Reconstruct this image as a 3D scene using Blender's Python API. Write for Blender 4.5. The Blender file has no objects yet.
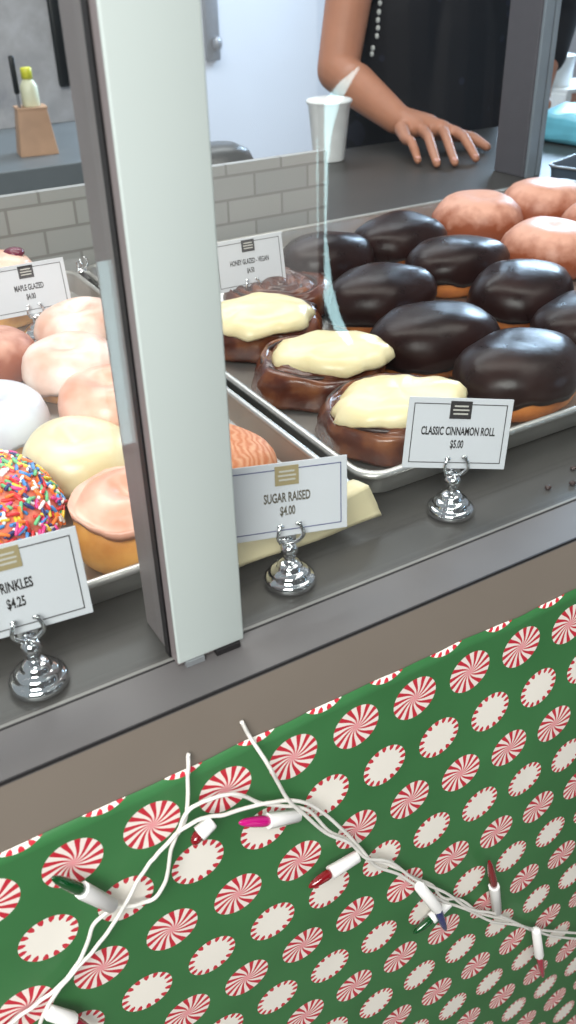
import bpy, bmesh, math, random
from mathutils import Vector, Matrix, Euler, noise
random.seed(7)
sc = bpy.context.scene
COL = sc.collection
H = 0.95                      # height of the display deck above the floor
PI = math.pi

# ------------------------------------------------------------------ camera
CAM = Vector((0, 0, H + 0.36))
YAW, PITCH, ROLL, FPX = math.radians(29.92357), math.radians(32.80471), math.radians(-1.61362), 876.578
fwd = Vector((math.sin(YAW)*math.cos(PITCH), math.cos(YAW)*math.cos(PITCH), -math.sin(PITCH)))
rt0 = fwd.cross(Vector((0, 0, 1))).normalized()
up0 = rt0.cross(fwd)
RT = math.cos(ROLL)*rt0 + math.sin(ROLL)*up0
UP = -math.sin(ROLL)*rt0 + math.cos(ROLL)*up0
cam = bpy.data.cameras.new('camera'); co = bpy.data.objects.new('camera', cam); COL.objects.link(co)
m = Matrix((RT, UP, -fwd)).transposed().to_4x4(); m.translation = CAM; co.matrix_world = m
cam.sensor_fit = 'VERTICAL'; cam.sensor_height = 24; cam.lens = FPX/1024*24
cam.clip_start = 0.02
cam.dof.use_dof = True; cam.dof.focus_distance = 0.72; cam.dof.aperture_fstop = 7.5
sc.camera = co

def ray(px, py): return (RT*((px-288)/FPX) - UP*((py-512)/FPX) + fwd)
def on_y(px, py, y): d = ray(px, py); return CAM + d*(y/d.y)           # point of the vertical plane y
def on_z(px, py, z): d = ray(px, py); return CAM + d*((z-CAM.z)/d.z)   # point of the level plane z

# ------------------------------------------------------------------ materials
def lin(c): return c/12.92 if c <= 0.04045 else ((c+0.055)/1.055)**2.4
def rgb(r, g, b): return (lin(r/255), lin(g/255), lin(b/255), 1)
class NT:
    def __init__(s, name):
        s.m = bpy.data.materials.new(name); s.m.use_nodes = True
        s.t = s.m.node_tree; s.b = s.t.nodes['Principled BSDF']; s.out = s.t.nodes['Material Output']
    def n(s, ty, **k):
        o = s.t.nodes.new(ty)
        for a, v in k.items(): setattr(o, a, v)
        return o
    def put(s, sock, v):
        if v is None: return
        if hasattr(v, 'is_linked'): s.t.links.new(v, sock)
        else: sock.default_value = v
    def math(s, op, a, b=None, c=None):
        o = s.n('ShaderNodeMath', operation=op); s.put(o.inputs[0], a); s.put(o.inputs[1], b); s.put(o.inputs[2], c); return o.outputs[0]
    def mix(s, f, a, b):
        o = s.n('ShaderNodeMix', data_type='RGBA'); s.put(o.inputs[0], f); s.put(o.inputs[6], a); s.put(o.inputs[7], b); return o.outputs[2]
    def coord(s): return s.n('ShaderNodeTexCoord').outputs['Object']
    def noise(s, scale, detail=3, vec=None, rough=.5):
        o = s.n('ShaderNodeTexNoise'); o.inputs['Scale'].default_value = scale; o.inputs['Detail'].default_value = detail
        o.inputs['Roughness'].default_value = rough
        s.t.links.new(vec or s.coord(), o.inputs['Vector']); return o.outputs['Fac']
    def ramp(s, f, stops):
        o = s.n('ShaderNodeValToRGB'); s.put(o.inputs[0], f); e = o.color_ramp.elements
        while len(e) < len(stops): e.new(0.5)
        for i, (p, c) in enumerate(stops): e[i].position = p; e[i].color = c
        return o.outputs['Color']
    def bump(s, h, strength=.3, dist=.002):
        o = s.n('ShaderNodeBump'); o.inputs['Strength'].default_value = strength; o.inputs['Distance'].default_value = dist
        s.t.links.new(h, o.inputs['Height']); s.t.links.new(o.outputs['Normal'], s.b.inputs['Normal'])
    def set(s, color=None, rough=None, metal=None, **k):
        if color is not None: s.put(s.b.inputs['Base Color'], color)
        if rough is not None: s.put(s.b.inputs['Roughness'], rough)
        if metal is not None: s.put(s.b.inputs['Metallic'], metal)
        for a, v in k.items(): s.put(s.b.inputs[a], v)
        return s.m

def simple(name, c, rough=.5, metal=0, var=.06, scale=40, bump=0, **k):
    t = NT(name); f = t.noise(scale)
    lo = tuple(x*(1-var) for x in c[:3])+(1,); hi = tuple(min(1, x*(1+var)) for x in c[:3])+(1,)
    t.set(t.ramp(f, [(.3, lo), (.7, hi)]), rough, metal, **k)
    if bump: t.bump(t.noise(scale*3), bump, .001)
    return t.m
M = {}
M['deck'] = simple('deck laminate', rgb(61, 59, 57), .42, 0, .08, 14)
M['sill'] = simple('brushed sill metal', rgb(92, 90, 90), .5, .1, .05, 20)
M['panel'] = simple('taupe panel', rgb(128, 119, 109), .5, 0, .06, 6)
M['gasket'] = simple('black gasket', rgb(26, 24, 26), .6)
M['frame'] = simple('grey anodised frame', rgb(132, 124, 124), .45, .2, .04)
M['frame_dark'] = simple('dark grey frame', rgb(92, 90, 96), .45, .2, .04)
M['frame_light'] = simple('light steel frame', rgb(150, 160, 170), .35, .4, .04)
M['white_post'] = simple('cream white post', rgb(186, 197, 194), .45, 0, .015, 5)
M['strip'] = simple('pale metal strip', rgb(118, 118, 115), .5, .2)
M['clear'] = simple('smoky clear plastic', rgb(120, 125, 128), .15)
M['alu'] = simple('pan aluminium', rgb(196, 194, 190), .38, .85, .05, 30)
M['chrome'] = simple('polished chrome', rgb(225, 226, 228), .08, 1, .01)
M['wall'] = simple('white wall paint', rgb(214, 216, 224), .6, 0, .02, 3)
M['floor'] = simple('floor', rgb(120, 116, 110), .5, 0, .1, 4)
M['card'] = simple('white card', rgb(204, 205, 210), .5, 0, .01)
M['ink'] = simple('black ink', rgb(38, 34, 36), .6, 0, .02)
M['ink_fade'] = simple('faded ink', rgb(120, 112, 96), .6, 0, .02)
M['gold'] = simple('tan emblem ink', rgb(158, 142, 104), .5, 0, .03)
M['ink_blue'] = simple('blue ink', rgb(70, 74, 120), .6, 0, .02)
M['cream_line'] = simple('pale emblem lines', rgb(190, 186, 178), .6, 0, .02)
M['parch'] = simple('parchment paper', rgb(226, 212, 172), .6, 0, .05, 30, .2)
M['choc'] = None
t = NT('dark chocolate glaze'); f = t.noise(22, 4)
t.set(t.ramp(f, [(.3, rgb(26, 12, 11)), (.7, rgb(42, 22, 19))]), t.math('MULTIPLY_ADD', t.noise(45), .3, .17), **{'Specular IOR Level': .2}); t.bump(t.noise(90, 4), .25, .0015); M['choc'] = t.m
t = NT('fried dough'); f = t.noise(30, 4)
t.set(t.ramp(f, [(.25, rgb(150, 78, 30)), (.5, rgb(196, 116, 52)), (.8, rgb(218, 150, 84))]), .55); t.bump(t.noise(150), .25, .001); M['dough'] = t.m
t = NT('pale cake dough'); f = t.noise(30, 4)
t.set(t.ramp(f, [(.25, rgb(190, 116, 44)), (.5, rgb(220, 156, 78)), (.8, rgb(236, 186, 116))]), .5); t.bump(t.noise(150), .25, .001); M['cake'] = t.m
def sugar(name, base, top, lo=.1, hi=.9, rough=.5):
    t = NT(name); g = t.n('ShaderNodeSeparateXYZ'); t.t.links.new(t.coord(), g.inputs[0])
    h = t.math('DIVIDE', g.outputs[2], .055)
    f = t.math('ADD', h, t.math('MULTIPLY', t.math('SUBTRACT', t.noise(55, 5), .5), .9))
    t.set(t.ramp(f, [(lo, base), (hi, top)]), rough); t.bump(t.noise(120, 4), .35, .0012); return t.m
M['glazed'] = sugar('sugar dusted fried dough', rgb(146, 74, 44), rgb(214, 158, 136), .5, 1.55)
t = NT('granulated sugar crust'); w = t.n('ShaderNodeTexWave'); w.inputs['Scale'].default_value = 60; w.inputs['Distortion'].default_value = 9
t.t.links.new(t.coord(), w.inputs['Vector'])
t.set(t.mix(t.math('MULTIPLY', w.outputs['Fac'], t.noise(90)), rgb(204, 116, 66), rgb(240, 186, 146)), .6); t.bump(t.noise(300), .5, .001); M['sugared'] = t.m
def icing(name, c, c2): 
    t = NT(name); f = t.noise(26, 4); t.set(t.ramp(f, [(.32, c2), (.6, c)]), .3, **{'Subsurface Weight': .1, 'Subsurface Radius': (.006, .004, .003)})
    t.bump(t.noise(60), .2, .0015); return t.m
M['cream'] = icing('cream cheese icing', rgb(236, 222, 180), rgb(228, 210, 160))
M['ice_white'] = icing('white glaze', rgb(238, 214, 202), rgb(218, 168, 146))
M['ice_pink'] = icing('pale pink glaze', rgb(234, 190, 170), rgb(212, 146, 120))
M['ice_green'] = icing('pale pistachio glaze', rgb(226, 218, 180), rgb(214, 194, 150))
M['ice_blue'] = icing('pale blue white glaze', rgb(212, 216, 222), rgb(192, 190, 200))
t = NT('cinnamon bun glaze'); f = t.noise(34, 5)
t.set(t.ramp(f, [(.3, rgb(40, 13, 10)), (.5, rgb(84, 38, 22)), (.78, rgb(142, 88, 54))]), .24); t.bump(t.noise(70, 4), .5, .002); M['roll'] = t.m
M['filling'] = simple('cinnamon filling', rgb(44, 17, 12), .35, 0, .2, 60, .3)
M['cherry'] = simple('purple jam', rgb(104, 40, 58), .25)
SPR = [simple('sprinkle '+n, rgb(*c), .35, 0, .02) for n, c in (('pink', (226, 66, 140)), ('red', (214, 44, 44)), ('yellow', (244, 206, 66)),
      ('blue', (70, 140, 206)), ('white', (248, 246, 240)), ('orange', (240, 124, 50)), ('green', (110, 190, 130)), ('navy', (40, 50, 110)))]
M['skin'] = simple('skin', rgb(178, 122, 96), .5, 0, .06, 25, .1, **{'Subsurface Weight': .08, 'Subsurface Radius': (.01, .004, .002)})
M['nail'] = simple('finger nail', rgb(206, 150, 136), .35)
t = NT('black floral shirt'); v = t.n('ShaderNodeTexVoronoi'); v.inputs['Scale'].default_value = 16; t.t.links.new(t.coord(), v.inputs['Vector'])
t.set(t.mix(t.math('LESS_THAN', v.outputs['Distance'], .12), rgb(8, 8, 18), rgb(28, 31, 46)), .75); M['shirt'] = t.m
M['jeans'] = simple('dark trousers', rgb(30, 32, 44), .8)
M['shoe'] = simple('black shoes', rgb(20, 20, 22), .5)
M['hair'] = simple('dark hair', rgb(40, 28, 22), .5, 0, .2, 80)
M['eye'] = simple('eye white', rgb(230, 228, 222), .3)
M['iris'] = simple('iris', rgb(50, 32, 22), .2)
M['lip'] = simple('lips', rgb(160, 88, 80), .45)
M['trim'] = simple('white dotted trim', rgb(206, 208, 206), .6)
M['wire'] = simple('white cord', rgb(232, 230, 224), .4, 0, .02)
M['socket'] = simple('white lamp holder', rgb(240, 240, 238), .35, 0, .02)
def bulb(name, c): 
    t = NT(name); t.set(c, .08, 0, **{'Coat Weight': .6}); return t.m
M['b_green'] = bulb('green bulb', rgb(10, 70, 30)); M['b_red'] = bulb('red bulb', rgb(120, 14, 22)); M['b_pink'] = bulb('magenta bulb', rgb(190, 20, 120))
M['b_blue'] = bulb('blue bulb', rgb(16, 40, 110)); M['b_rose'] = bulb('rose bulb', rgb(170, 24, 60))
M['wood'] = simple('light wood', rgb(186, 148, 120), .55, 0, .12, 18)
M['slab'] = simple('grey worktop', rgb(104, 110, 114), .4, 0, .06, 12)
M['cab'] = simple('grey cabinet', rgb(140, 140, 138), .5)
M['black'] = simple('black plastic', rgb(24, 28, 30), .35)
M['yellow'] = simple('yellow lid', rgb(222, 220, 70), .4)
M['pale'] = simple('cream bottle', rgb(226, 226, 196), .4)
M['steel'] = simple('grey steel', rgb(150, 152, 158), .35, .6)
M['bluebag'] = simple('light blue tissue', rgb(118, 206, 232), .35, 0, .1, 30, .3)
M['carton'] = simple('pinkish carton', rgb(196, 140, 118), .6)
M['white'] = simple('white plastic', rgb(238, 240, 240), .35)
M['slate'] = simple('dark blue grey plastic', rgb(70, 82, 96), .35)
M['slate_wall'] = simple('dark shop front wall', rgb(58, 56, 56), .7, 0, .05, 5)
def glare_glow(name, c, st):
    t = NT(name); t.set((0.02, .02, .02, 1), .5, 0); t.b.inputs['Emission Color'].default_value = c; t.b.inputs['Emission Strength'].default_value = st; return t.m
M['day'] = glare_glow('daylit window', (1, .95, .94, 1), .8); M['day_cyan'] = glare_glow('sky lit window', (.62, .95, 1, 1), 5.0); M['day_cyan2'] = glare_glow('pale sky lit window', (.7, .96, 1, 1), 3.2); M['day_dim'] = glare_glow('shaded window', (1, .99, .97, 1), .75)  # added glow, seen only as haze and glare in the case glass
# marbled stone panel
t = NT('marbled stone'); t.set(t.ramp(t.noise(5, 6, rough=.7), [(.3, rgb(150, 150, 156)), (.5, rgb(182, 180, 182)), (.7, rgb(206, 206, 210))]), .35); M['stone'] = t.m
# reflected grey brick tile
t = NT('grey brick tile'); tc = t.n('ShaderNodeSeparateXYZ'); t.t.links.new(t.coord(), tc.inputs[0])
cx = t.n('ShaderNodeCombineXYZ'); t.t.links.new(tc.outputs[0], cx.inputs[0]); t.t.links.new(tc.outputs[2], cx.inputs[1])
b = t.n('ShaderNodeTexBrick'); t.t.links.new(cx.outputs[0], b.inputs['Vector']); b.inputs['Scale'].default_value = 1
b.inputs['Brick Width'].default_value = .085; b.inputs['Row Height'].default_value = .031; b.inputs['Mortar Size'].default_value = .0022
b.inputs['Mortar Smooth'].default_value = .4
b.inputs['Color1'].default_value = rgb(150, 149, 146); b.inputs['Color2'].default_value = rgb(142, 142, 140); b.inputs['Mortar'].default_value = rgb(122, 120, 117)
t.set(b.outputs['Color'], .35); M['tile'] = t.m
# thin glass
t = NT('clear glass pane'); t.t.nodes.remove(t.b)
tr = t.n('ShaderNodeBsdfTransparent'); tr.inputs[0].default_value = (.965, .985, .98, 1)
gl = t.n('ShaderNodeBsdfGlossy'); gl.inputs['Roughness'].default_value = 0.0; gl.inputs[0].default_value = (1, 1, 1, 1)
geo = t.n('ShaderNodeNewGeometry'); fr = t.n('ShaderNodeFresnel'); t.put(fr.inputs[0], t.math('MULTIPLY_ADD', geo.outputs['Backfacing'], 1/1.5-1.5, 1.5))
mx = t.n('ShaderNodeMixShader'); t.t.links.new(fr.outputs[0], mx.inputs[0]); t.t.links.new(tr.outputs[0], mx.inputs[1]); t.t.links.new(gl.outputs[0], mx.inputs[2])
t.t.links.new(mx.outputs[0], t.out.inputs[0]); M['glass'] = t.m
# peppermint wrapping paper : object coordinates x (along the counter) and z
t = NT('peppermint gift wrap'); s3 = t.n('ShaderNodeSeparateXYZ'); t.t.links.new(t.coord(), s3.inputs[0])
PX, PZ, RAD = .0497, .0532, .0184
X0, Z0, SHEAR = .0958, -.0832, .012
vv = t.math('DIVIDE', t.math('SUBTRACT', Z0, s3.outputs[2]), PZ)
vv = t.math('SUBTRACT', vv, t.math('MULTIPLY', t.math('LESS_THAN', vv, -.5), .13))
row = t.math('ROUND', vv)
dv = t.math('MULTIPLY', t.math('SUBTRACT', vv, row), PZ)
uu = t.math('SUBTRACT', t.math('DIVIDE', t.math('SUBTRACT', s3.outputs[0], X0), PX), t.math('MULTIPLY', row, .5 + SHEAR))
colm = t.math('ROUND', uu)
du = t.math('MULTIPLY', t.math('SUBTRACT', uu, colm), PX)
r = t.math('SQRT', t.math('ADD', t.math('MULTIPLY', du, du), t.math('MULTIPLY', dv, dv)))
ang = t.math('ARCTAN2', dv, du)
odd = t.math('PINGPONG', row, 1)
rn = t.math('DIVIDE', r, RAD)
seed = t.math('ADD', t.math('MULTIPLY', row, 1.7), t.math('MULTIPLY', colm, 2.3))
sw = t.math('SINE', t.math('ADD', t.math('MULTIPLY', ang, 14), t.math('ADD', seed, t.math('MULTIPLY', rn, t.math('MULTIPLY_ADD', rn, -8, 17)))))
stripe = t.math('SMOOTH_MIN', 1, t.math('MAXIMUM', 0, t.math('MULTIPLY_ADD', sw, 2.5, .35)), .05)
swirl = t.mix(stripe, rgb(243, 232, 224), rgb(196, 36, 56))
swirl = t.mix(t.math('MAXIMUM', 0, t.math('MULTIPLY_ADD', rn, -2.6, 1.0)), swirl, rgb(232, 150, 156))
sp = t.math('SINE', t.math('ADD', t.math('MULTIPLY', ang, 16), seed))
edge = t.math('MULTIPLY', t.math('GREATER_THAN', sp, -.1), t.math('GREATER_THAN', rn, t.math('MULTIPLY_ADD', sp, -.10, .84)))
plain = t.mix(edge, rgb(240, 236, 226), rgb(198, 40, 58))
candy = t.mix(odd, swirl, plain)
inside = t.math('LESS_THAN', rn, 1)
g = t.ramp(t.noise(9), [(.3, rgb(48, 107, 58)), (.7, rgb(58, 119, 68))])
t.set(t.mix(inside, g, candy), .42); M['paper'] = t.m

# ------------------------------------------------------------------ mesh helpers
def obj(name, vf, mat, parent=None, loc=(0, 0, 0), rot=(0, 0, 0), smooth=True, angle=None):
    me = bpy.data.meshes.new(name)
    if isinstance(vf, bmesh.types.BMesh): vf.to_mesh(me); vf.free()
    else: me.from_pydata([tuple(v) for v in vf[0]], [], vf[1])
    bm = bmesh.new(); bm.from_mesh(me); bmesh.ops.recalc_face_normals(bm, faces=bm.faces); bm.to_mesh(me); bm.free()
    if smooth:
        me.shade_smooth()
        if angle: me.set_sharp_from_angle(angle=math.radians(angle))
    o = bpy.data.objects.new(name, me); COL.objects.link(o)
    for mm in (mat if isinstance(mat, (list, tuple)) else [mat]): me.materials.append(mm)
    o.location = loc; o.rotation_euler = rot
    if parent: o.parent = parent
    return o
def tag(o, label=None, cat=None, group=None, kind=None):
    for k, v in (('label', label), ('category', cat), ('group', group), ('kind', kind)):
        if v: o[k] = v
    return o
def thing(name, label, cat, loc=(0, 0, 0), rot=0, group=None):
    o = bpy.data.objects.new(name, None); COL.objects.link(o); o.location = loc
    o.rotation_euler = rot if isinstance(rot, tuple) else (0, 0, rot); o.empty_display_size = .02
    return tag(o, label, cat, group)
def copy_tree(o, parent=None):
    c = o.copy(); COL.objects.link(c)
    if parent: c.parent = parent
    for ch in [k for k in bpy.data.objects if k.parent == o]: copy_tree(ch, c)
    return c
def join(*vfs):
    V, F = [], []
    for v, f in vfs:
        b = len(V); V += [tuple(x) for x in v]; F += [tuple(i+b for i in q) for q in f]
    return V, F
def box(x0, x1, y0, y1, z0, z1):
    V = [(x, y, z) for x in (x0, x1) for y in (y0, y1) for z in (z0, z1)]
    return V, [(0, 1, 3, 2), (4, 6, 7, 5), (0, 4, 5, 1), (2, 3, 7, 6), (0, 2, 6, 4), (1, 5, 7, 3)]
def bbox(x0, x1, y0, y1, z0, z1, r=.002, seg=2):
    bm = bmesh.new(); V, F = box(x0, x1, y0, y1, z0, z1); vs = [bm.verts.new(v) for v in V]
    for f in F: bm.faces.new([vs[i] for i in f])
    bmesh.ops.recalc_face_normals(bm, faces=bm.faces)
    bmesh.ops.bevel(bm, geom=bm.edges[:], offset=r, segments=seg, affect='EDGES', profile=.5)
    V = [v.co.copy() for v in bm.verts]; bm.verts.index_update(); F = [tuple(v.index for v in f.verts) for f in bm.faces]; bm.free()
    return V, F
def rings(R, cap0=True, cap1=True, closed=False):
    n = len(R[0]); V = [p for r in R for p in r]; F = []
    k = len(R)
    for i in range(k if closed else k-1):
        a, b = i*n, ((i+1) % k)*n
        for j in range(n): F.append((a+j, a+(j+1) % n, b+(j+1) % n, b+j))
    if not closed:
        if cap0: F.append(tuple(range(n))[::-1])
        if cap1: F.append(tuple((k-1)*n+j for j in range(n)))
    return V, F
def lathe(prof, n=32, sx=1, sy=1):
    R = []
    for r, z in prof: R.append([Vector((max(r, 1e-5)*sx*math.cos(2*PI*j/n), max(r, 1e-5)*sy*math.sin(2*PI*j/n), z)) for j in range(n)])
    return rings(R)
def spline(P, sub=8):
    P = [Vector(p) for p in P]; out = []
    for i in range(len(P)-1):
        p0, p1, p2, p3 = P[max(i-1, 0)], P[i], P[i+1], P[min(i+2, len(P)-1)]
        for k in range(sub):
            u = k/sub
            out.append(.5*((2*p1)+(p2-p0)*u+(2*p0-5*p1+4*p2-p3)*u*u+(3*p1-p0-3*p2+p3)*u**3))
    out.append(P[-1]); return out
def tube(P, rad, n=8):
    P = [Vector(p) for p in P]; R = []; ref = None
    for i, p in enumerate(P):
        d = (P[min(i+1, len(P)-1)]-P[max(i-1, 0)]).normalized()
        if ref is None: ref = d.orthogonal().normalized()
        ref = (ref - d*ref.dot(d)).normalized(); q = d.cross(ref)
        rr = rad[i] if isinstance(rad, (list, tuple)) else rad
        R.append([p + rr*(math.cos(2*PI*j/n)*ref + math.sin(2*PI*j/n)*q) for j in range(n)])
    return rings(R)
def ellipsoid(c, r, n=20, k=12):
    c = Vector(c); R = []
    for i in range(k+1):
        a = -PI/2 + PI*i/k
        R.append([c+Vector((r[0]*max(math.cos(a), 1e-4)*math.cos(2*PI*j/n), r[1]*max(math.cos(a), 1e-4)*math.sin(2*PI*j/n), r[2]*math.sin(a))) for j in range(n)])
    return rings(R)
def warp(vf, amp, freq, seed, zscale=1, floor=False):
    V, F = vf; out = []
    for v in V:
        v = Vector(v); d = noise.noise_vector(v*freq + Vector((seed*3.1, seed*1.7, seed*.9)))
        q = v + Vector((d.x, d.y, d.z*zscale))*amp
        if v.z >= 0 and floor: q.z = max(v.z*.3, min(q.z, v.z*1.6+.001)) if v.z > 1e-5 else 0
        out.append(q)
    return out, F
def text(body, size, sx=.62):
    cu = bpy.data.curves.new('t', 'FONT'); cu.body = body; cu.size = size; cu.align_x = 'CENTER'; cu.align_y = 'CENTER'; cu.extrude = .00008; cu.resolution_u = 3
    cu.offset = size*.028
    o = bpy.data.objects.new('t', cu); COL.objects.link(o)
    dg = bpy.context.evaluated_depsgraph_get(); me = bpy.data.meshes.new_from_object(o.evaluated_get(dg))
    V = [(v.co.x*sx, v.co.z, v.co.y) for v in me.vertices]; F = [tuple(p.vertices) for p in me.polygons]
    bpy.data.objects.remove(o); bpy.data.curves.remove(cu); bpy.data.meshes.remove(me)
    return V, F

# ------------------------------------------------------------------ setting
def struct(name, vf, mat, **k): return tag(obj(name, vf, mat, smooth=False, **k), kind='structure')
struct('floor', box(-3, 5, -3, 4.2, -.1, 0), M['floor'])
struct('wall_back', box(-3, 5, 4.0, 4.1, 0, 3), M['wall'])
struct('wall_right', box(4.9, 5, -3, 4.0, 0, 3), M['wall'])
YF = -1.55                      # unseen front wall and glare panels, behind the camera
def mirrored(px, py):            # point of the shop front seen in the case glass
    p_ = on_y(px, py, .772-YF); return p_.x, p_.z
wf = struct('wall_front', box(-3, 5, YF-.12, YF-.02, 0, 3), M['slate_wall'])  # unseen wall, kept dark so little of it reflects in the glass
def glare_panel(name, px0, px1, zz0, zz1, mat, pyr=230):  # unseen glowing panel, placed to reflect as glare in the case glass
    x0_, x1_ = mirrored(px0, pyr)[0], mirrored(px1, pyr)[0]
    w_ = struct(name, box(x0_, x1_, YF-.012, YF-.006, zz0, zz1), mat)
    fr_ = obj('window_frame', join(box(x0_-.02, x0_, YF-.02, YF, zz0-.02, zz1+.02), box(x1_, x1_+.02, YF-.02, YF, zz0-.02, zz1+.02), box(x0_-.02, x1_+.02, YF-.02, YF, zz0-.02, zz0), box(x0_-.02, x1_+.02, YF-.02, YF, zz1, zz1+.02)), M['frame'], w_, smooth=False)
    return w_
glare_panel('window_1', -60, 96, .03, .62, M['day'], 330)
glare_panel('window_2', 106, 130, .03, .60, M['day_cyan2'], 330)
glare_panel('window_3', 205, 318, .40, 1.25, M['day_dim'], 180)
# tall curved glowing panel, added for the cyan glare streak in the glass
lf = [(340, 82), (322, 104), (318, 130), (317, 160), (318, 235), (324, 300), (335, 330), (348, 345)]
rg = [(360, 66), (339, 104), (332, 130), (328, 160), (326, 235), (332, 285), (341, 318), (353, 342)]
V, F = [], []
for k_ in (YF-.004, YF-.006):
    for q in lf+rg: x_, z_ = mirrored(*q); V.append((x_, k_, z_))
n_ = len(lf)
for o_ in (0, 2*n_): F += [(o_+i, o_+i+1, o_+n_+i+1, o_+n_+i) for i in range(n_-1)]
F += [(i, i+1, 2*n_+i+1, 2*n_+i) for i in list(range(n_-1))+list(range(n_, 2*n_-1))] + [(0, n_, 3*n_, 2*n_), (n_-1, 2*n_-1, 4*n_-1, 3*n_-1)]
struct('window_4', (V, F), M['day_cyan'])
# low upstand added behind the trays, standing in for tiles reflected in the glass
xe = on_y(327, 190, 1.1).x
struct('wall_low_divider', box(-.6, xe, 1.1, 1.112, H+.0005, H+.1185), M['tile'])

# ------------------------------------------------------------------ display case
case = thing('display_case', 'long bakery display counter with grey deck, glass front and white post', 'display case', (0, 0, 0))
obj('cabinet_body', box(-.6, 2.7, .37, 1.6, 0, H-.04), M['cab'], case, smooth=False)
obj('deck', box(-.6, 2.7, .3822, 1.63, H-.04, H), M['deck'], case, smooth=False)
obj('sill', box(-.6, 2.7, .3427, .3787, H-.003, H), M['sill'], case, smooth=False)
obj('sill_seam', box(-.6, 2.7, .3422, .3434, H-.0016, H+.0003), M['gasket'], case, smooth=False)
obj('front_panel', box(-.6, 2.7, .3428, .37, 0, H-.003), M['panel'], case, smooth=False)
obj('gasket', box(-.6, 2.7, .3787, .3798, H-.003, H+.0004), M['gasket'], case, smooth=False)
obj('glazing_strip', bbox(-.6, 2.7, .3798, .3822, H-.003, H+.0008, .0003), M['strip'], case, smooth=False)
obj('glass_pane', box(-.6, .1375, .3823, .3853, H-.002, H+.8), M['glass'], case, smooth=False)
obj('glass_pane', box(.1775, 2.7, .3823, .3853, H-.002, H+.8), M['glass'], case, smooth=False)
obj('post_core', bbox(.1362, .178, .3728, .421, H+.0005, H+.8, .001), M['frame'], case, smooth=False)
obj('post_gasket', box(.1350, .1362, .3823, .3888, H+.0005, H+.8), M['gasket'], case, smooth=False)
obj('post_cover', bbox(.1355, .1795, .3700, .3728, H+.004, H+.8, .0012, 3), M['white_post'], case, smooth=True, angle=40)
obj('post_foot', box(.140, .152, .369, .3728, H+.0003, H+.004), M['clear'], case, smooth=False)
obj('post_foot', box(.160, .176, .3685, .3728, H+.0003, H+.004), M['gasket'], case, smooth=False)
# rear mullion
bx0 = on_z(522, 178, H)
obj('rear_post', bbox(bx0.x, bx0.x+.032, bx0.y, bx0.y+.075, H, H+.8, .002), M['frame_dark'], case, smooth=False)
obj('rear_post_trim', bbox(bx0.x+.004, bx0.x+.024, bx0.y-.006, bx0.y, H, H+.8, .001), M['frame_light'], case, smooth=False)
obj('rear_post_trim', bbox(bx0.x+.03, bx0.x+.04, bx0.y-.004, bx0.y+.01, H, H+.8, .001), M['frame_light'], case, smooth=False)

# ------------------------------------------------------------------ wrapping paper
def paper_mesh():
    V, F = [], []; x0, x1, z0, z1 = -.15, .95, -.90, -.0497; nx, nz = 160, 80
    for j in range(nz+1):
        for i in range(nx+1):
            x = x0+(x1-x0)*i/nx; k = j/nz
            zt = z1 + .0022*noise.noise(Vector((x*14, 3, 0))) + .0012*noise.noise(Vector((x*40, 7, 0)))
            z = z0+(zt-z0)*k
            bul = .5+.5*noise.noise(Vector((x*6, z*5, 1.3)))
            edge = min(1, (1-k)*6)
            V.append((x, -.0007 - .004*bul*edge - .0012*abs(noise.noise(Vector((x*18, z*14, 4))))*edge, z))
    for j in range(nz):
        for i in range(nx): a = j*(nx+1)+i; F.append((a, a+1, a+nx+2, a+nx+1))
    return V, F
pp = obj('wrapping_paper', paper_mesh(), M['paper'], None, (0, .3426, H))
tag(pp, 'green gift wrap printed with peppermint candies on the counter front', 'wrapping paper')
so = pp.modifiers.new('thick', 'SOLIDIFY'); so.thickness = .0003; so.offset = 0

# ------------------------------------------------------------------ string lights
YL = .3325
lights = thing('string_lights', 'white cord of coloured mini lights draped over the peppermint gift wrap', 'string lights', (0, 0, 0))
wires = [
 [(194, 762), (191, 776), (187, 812), (178, 832), (171, 850), (166, 880), (153, 899), (132, 906), (114, 908), (95, 923), (84, 951), (66, 979), (40, 1002), (14, 1020), (0, 1034)],
 [(181, 830), (160, 851), (146, 868), (128, 899), (111, 927), (88, 957), (60, 988), (44, 1013), (38, 1034)],
 [(178, 834), (187, 812), (208, 800), (236, 794), (260, 803), (284, 806), (308, 810), (329, 831), (354, 843), (364, 856), (380, 862), (397, 868), (414, 878), (432, 885), (442, 897), (463, 901), (480, 913), (508, 920), (529, 928), (550, 931), (590, 934)],
 [(178, 832), (201, 819), (225, 814), (267, 803), (298, 801), (319, 810), (343, 830), (361, 849), (376, 866), (398, 874), (414, 884), (445, 902), (466, 909), (491, 921), (525, 927), (552, 936), (590, 940)],
 [(251, 734), (258, 748), (267, 763), (277, 781), (289, 801), (305, 815), (326, 833), (350, 843), (366, 858), (390, 862), (416, 880), (446, 893), (470, 909), (496, 914), (530, 930)]]
for i, w in enumerate(wires):
    P = [on_y(x, y, YL - .0012*i) for x, y in w]
    if i in (0, 4): P[0].y = .3395; P[1].y = .337
    sp_ = spline(P, 6)
    for k, p in enumerate(sp_): p.y += .0012*noise.noise(Vector((k*.3, i*5, 0)))
    obj('wire', tube(sp_, .0013, 8), M['wire'], lights)
def lamp(a, b, tip, mat, lab, dy=0, dyt=0):
    A, B, T = on_y(*a, YL-.003-dy), on_y(*b, YL-.004-dy), on_y(*tip, YL-.004-dyt)
    d = (B-A).normalized()
    s = obj('lamp_holder', tube([A, A+d*.001, B-d*.001, B, B], [.0034, .0046, .0052, .0052, .0036], 8), M['socket'], lights, angle=50)
    e = T-B
    ts = [0, .08, .25, .55, .8, .95, 1]; rs = [.003, .0036, .0038, .0034, .0026, .0014, .0003]
    q = obj('bulb', tube([B-d*.0005+e*t_ for t_ in ts], rs, 12), mat, s); q['label'] = lab
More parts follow.
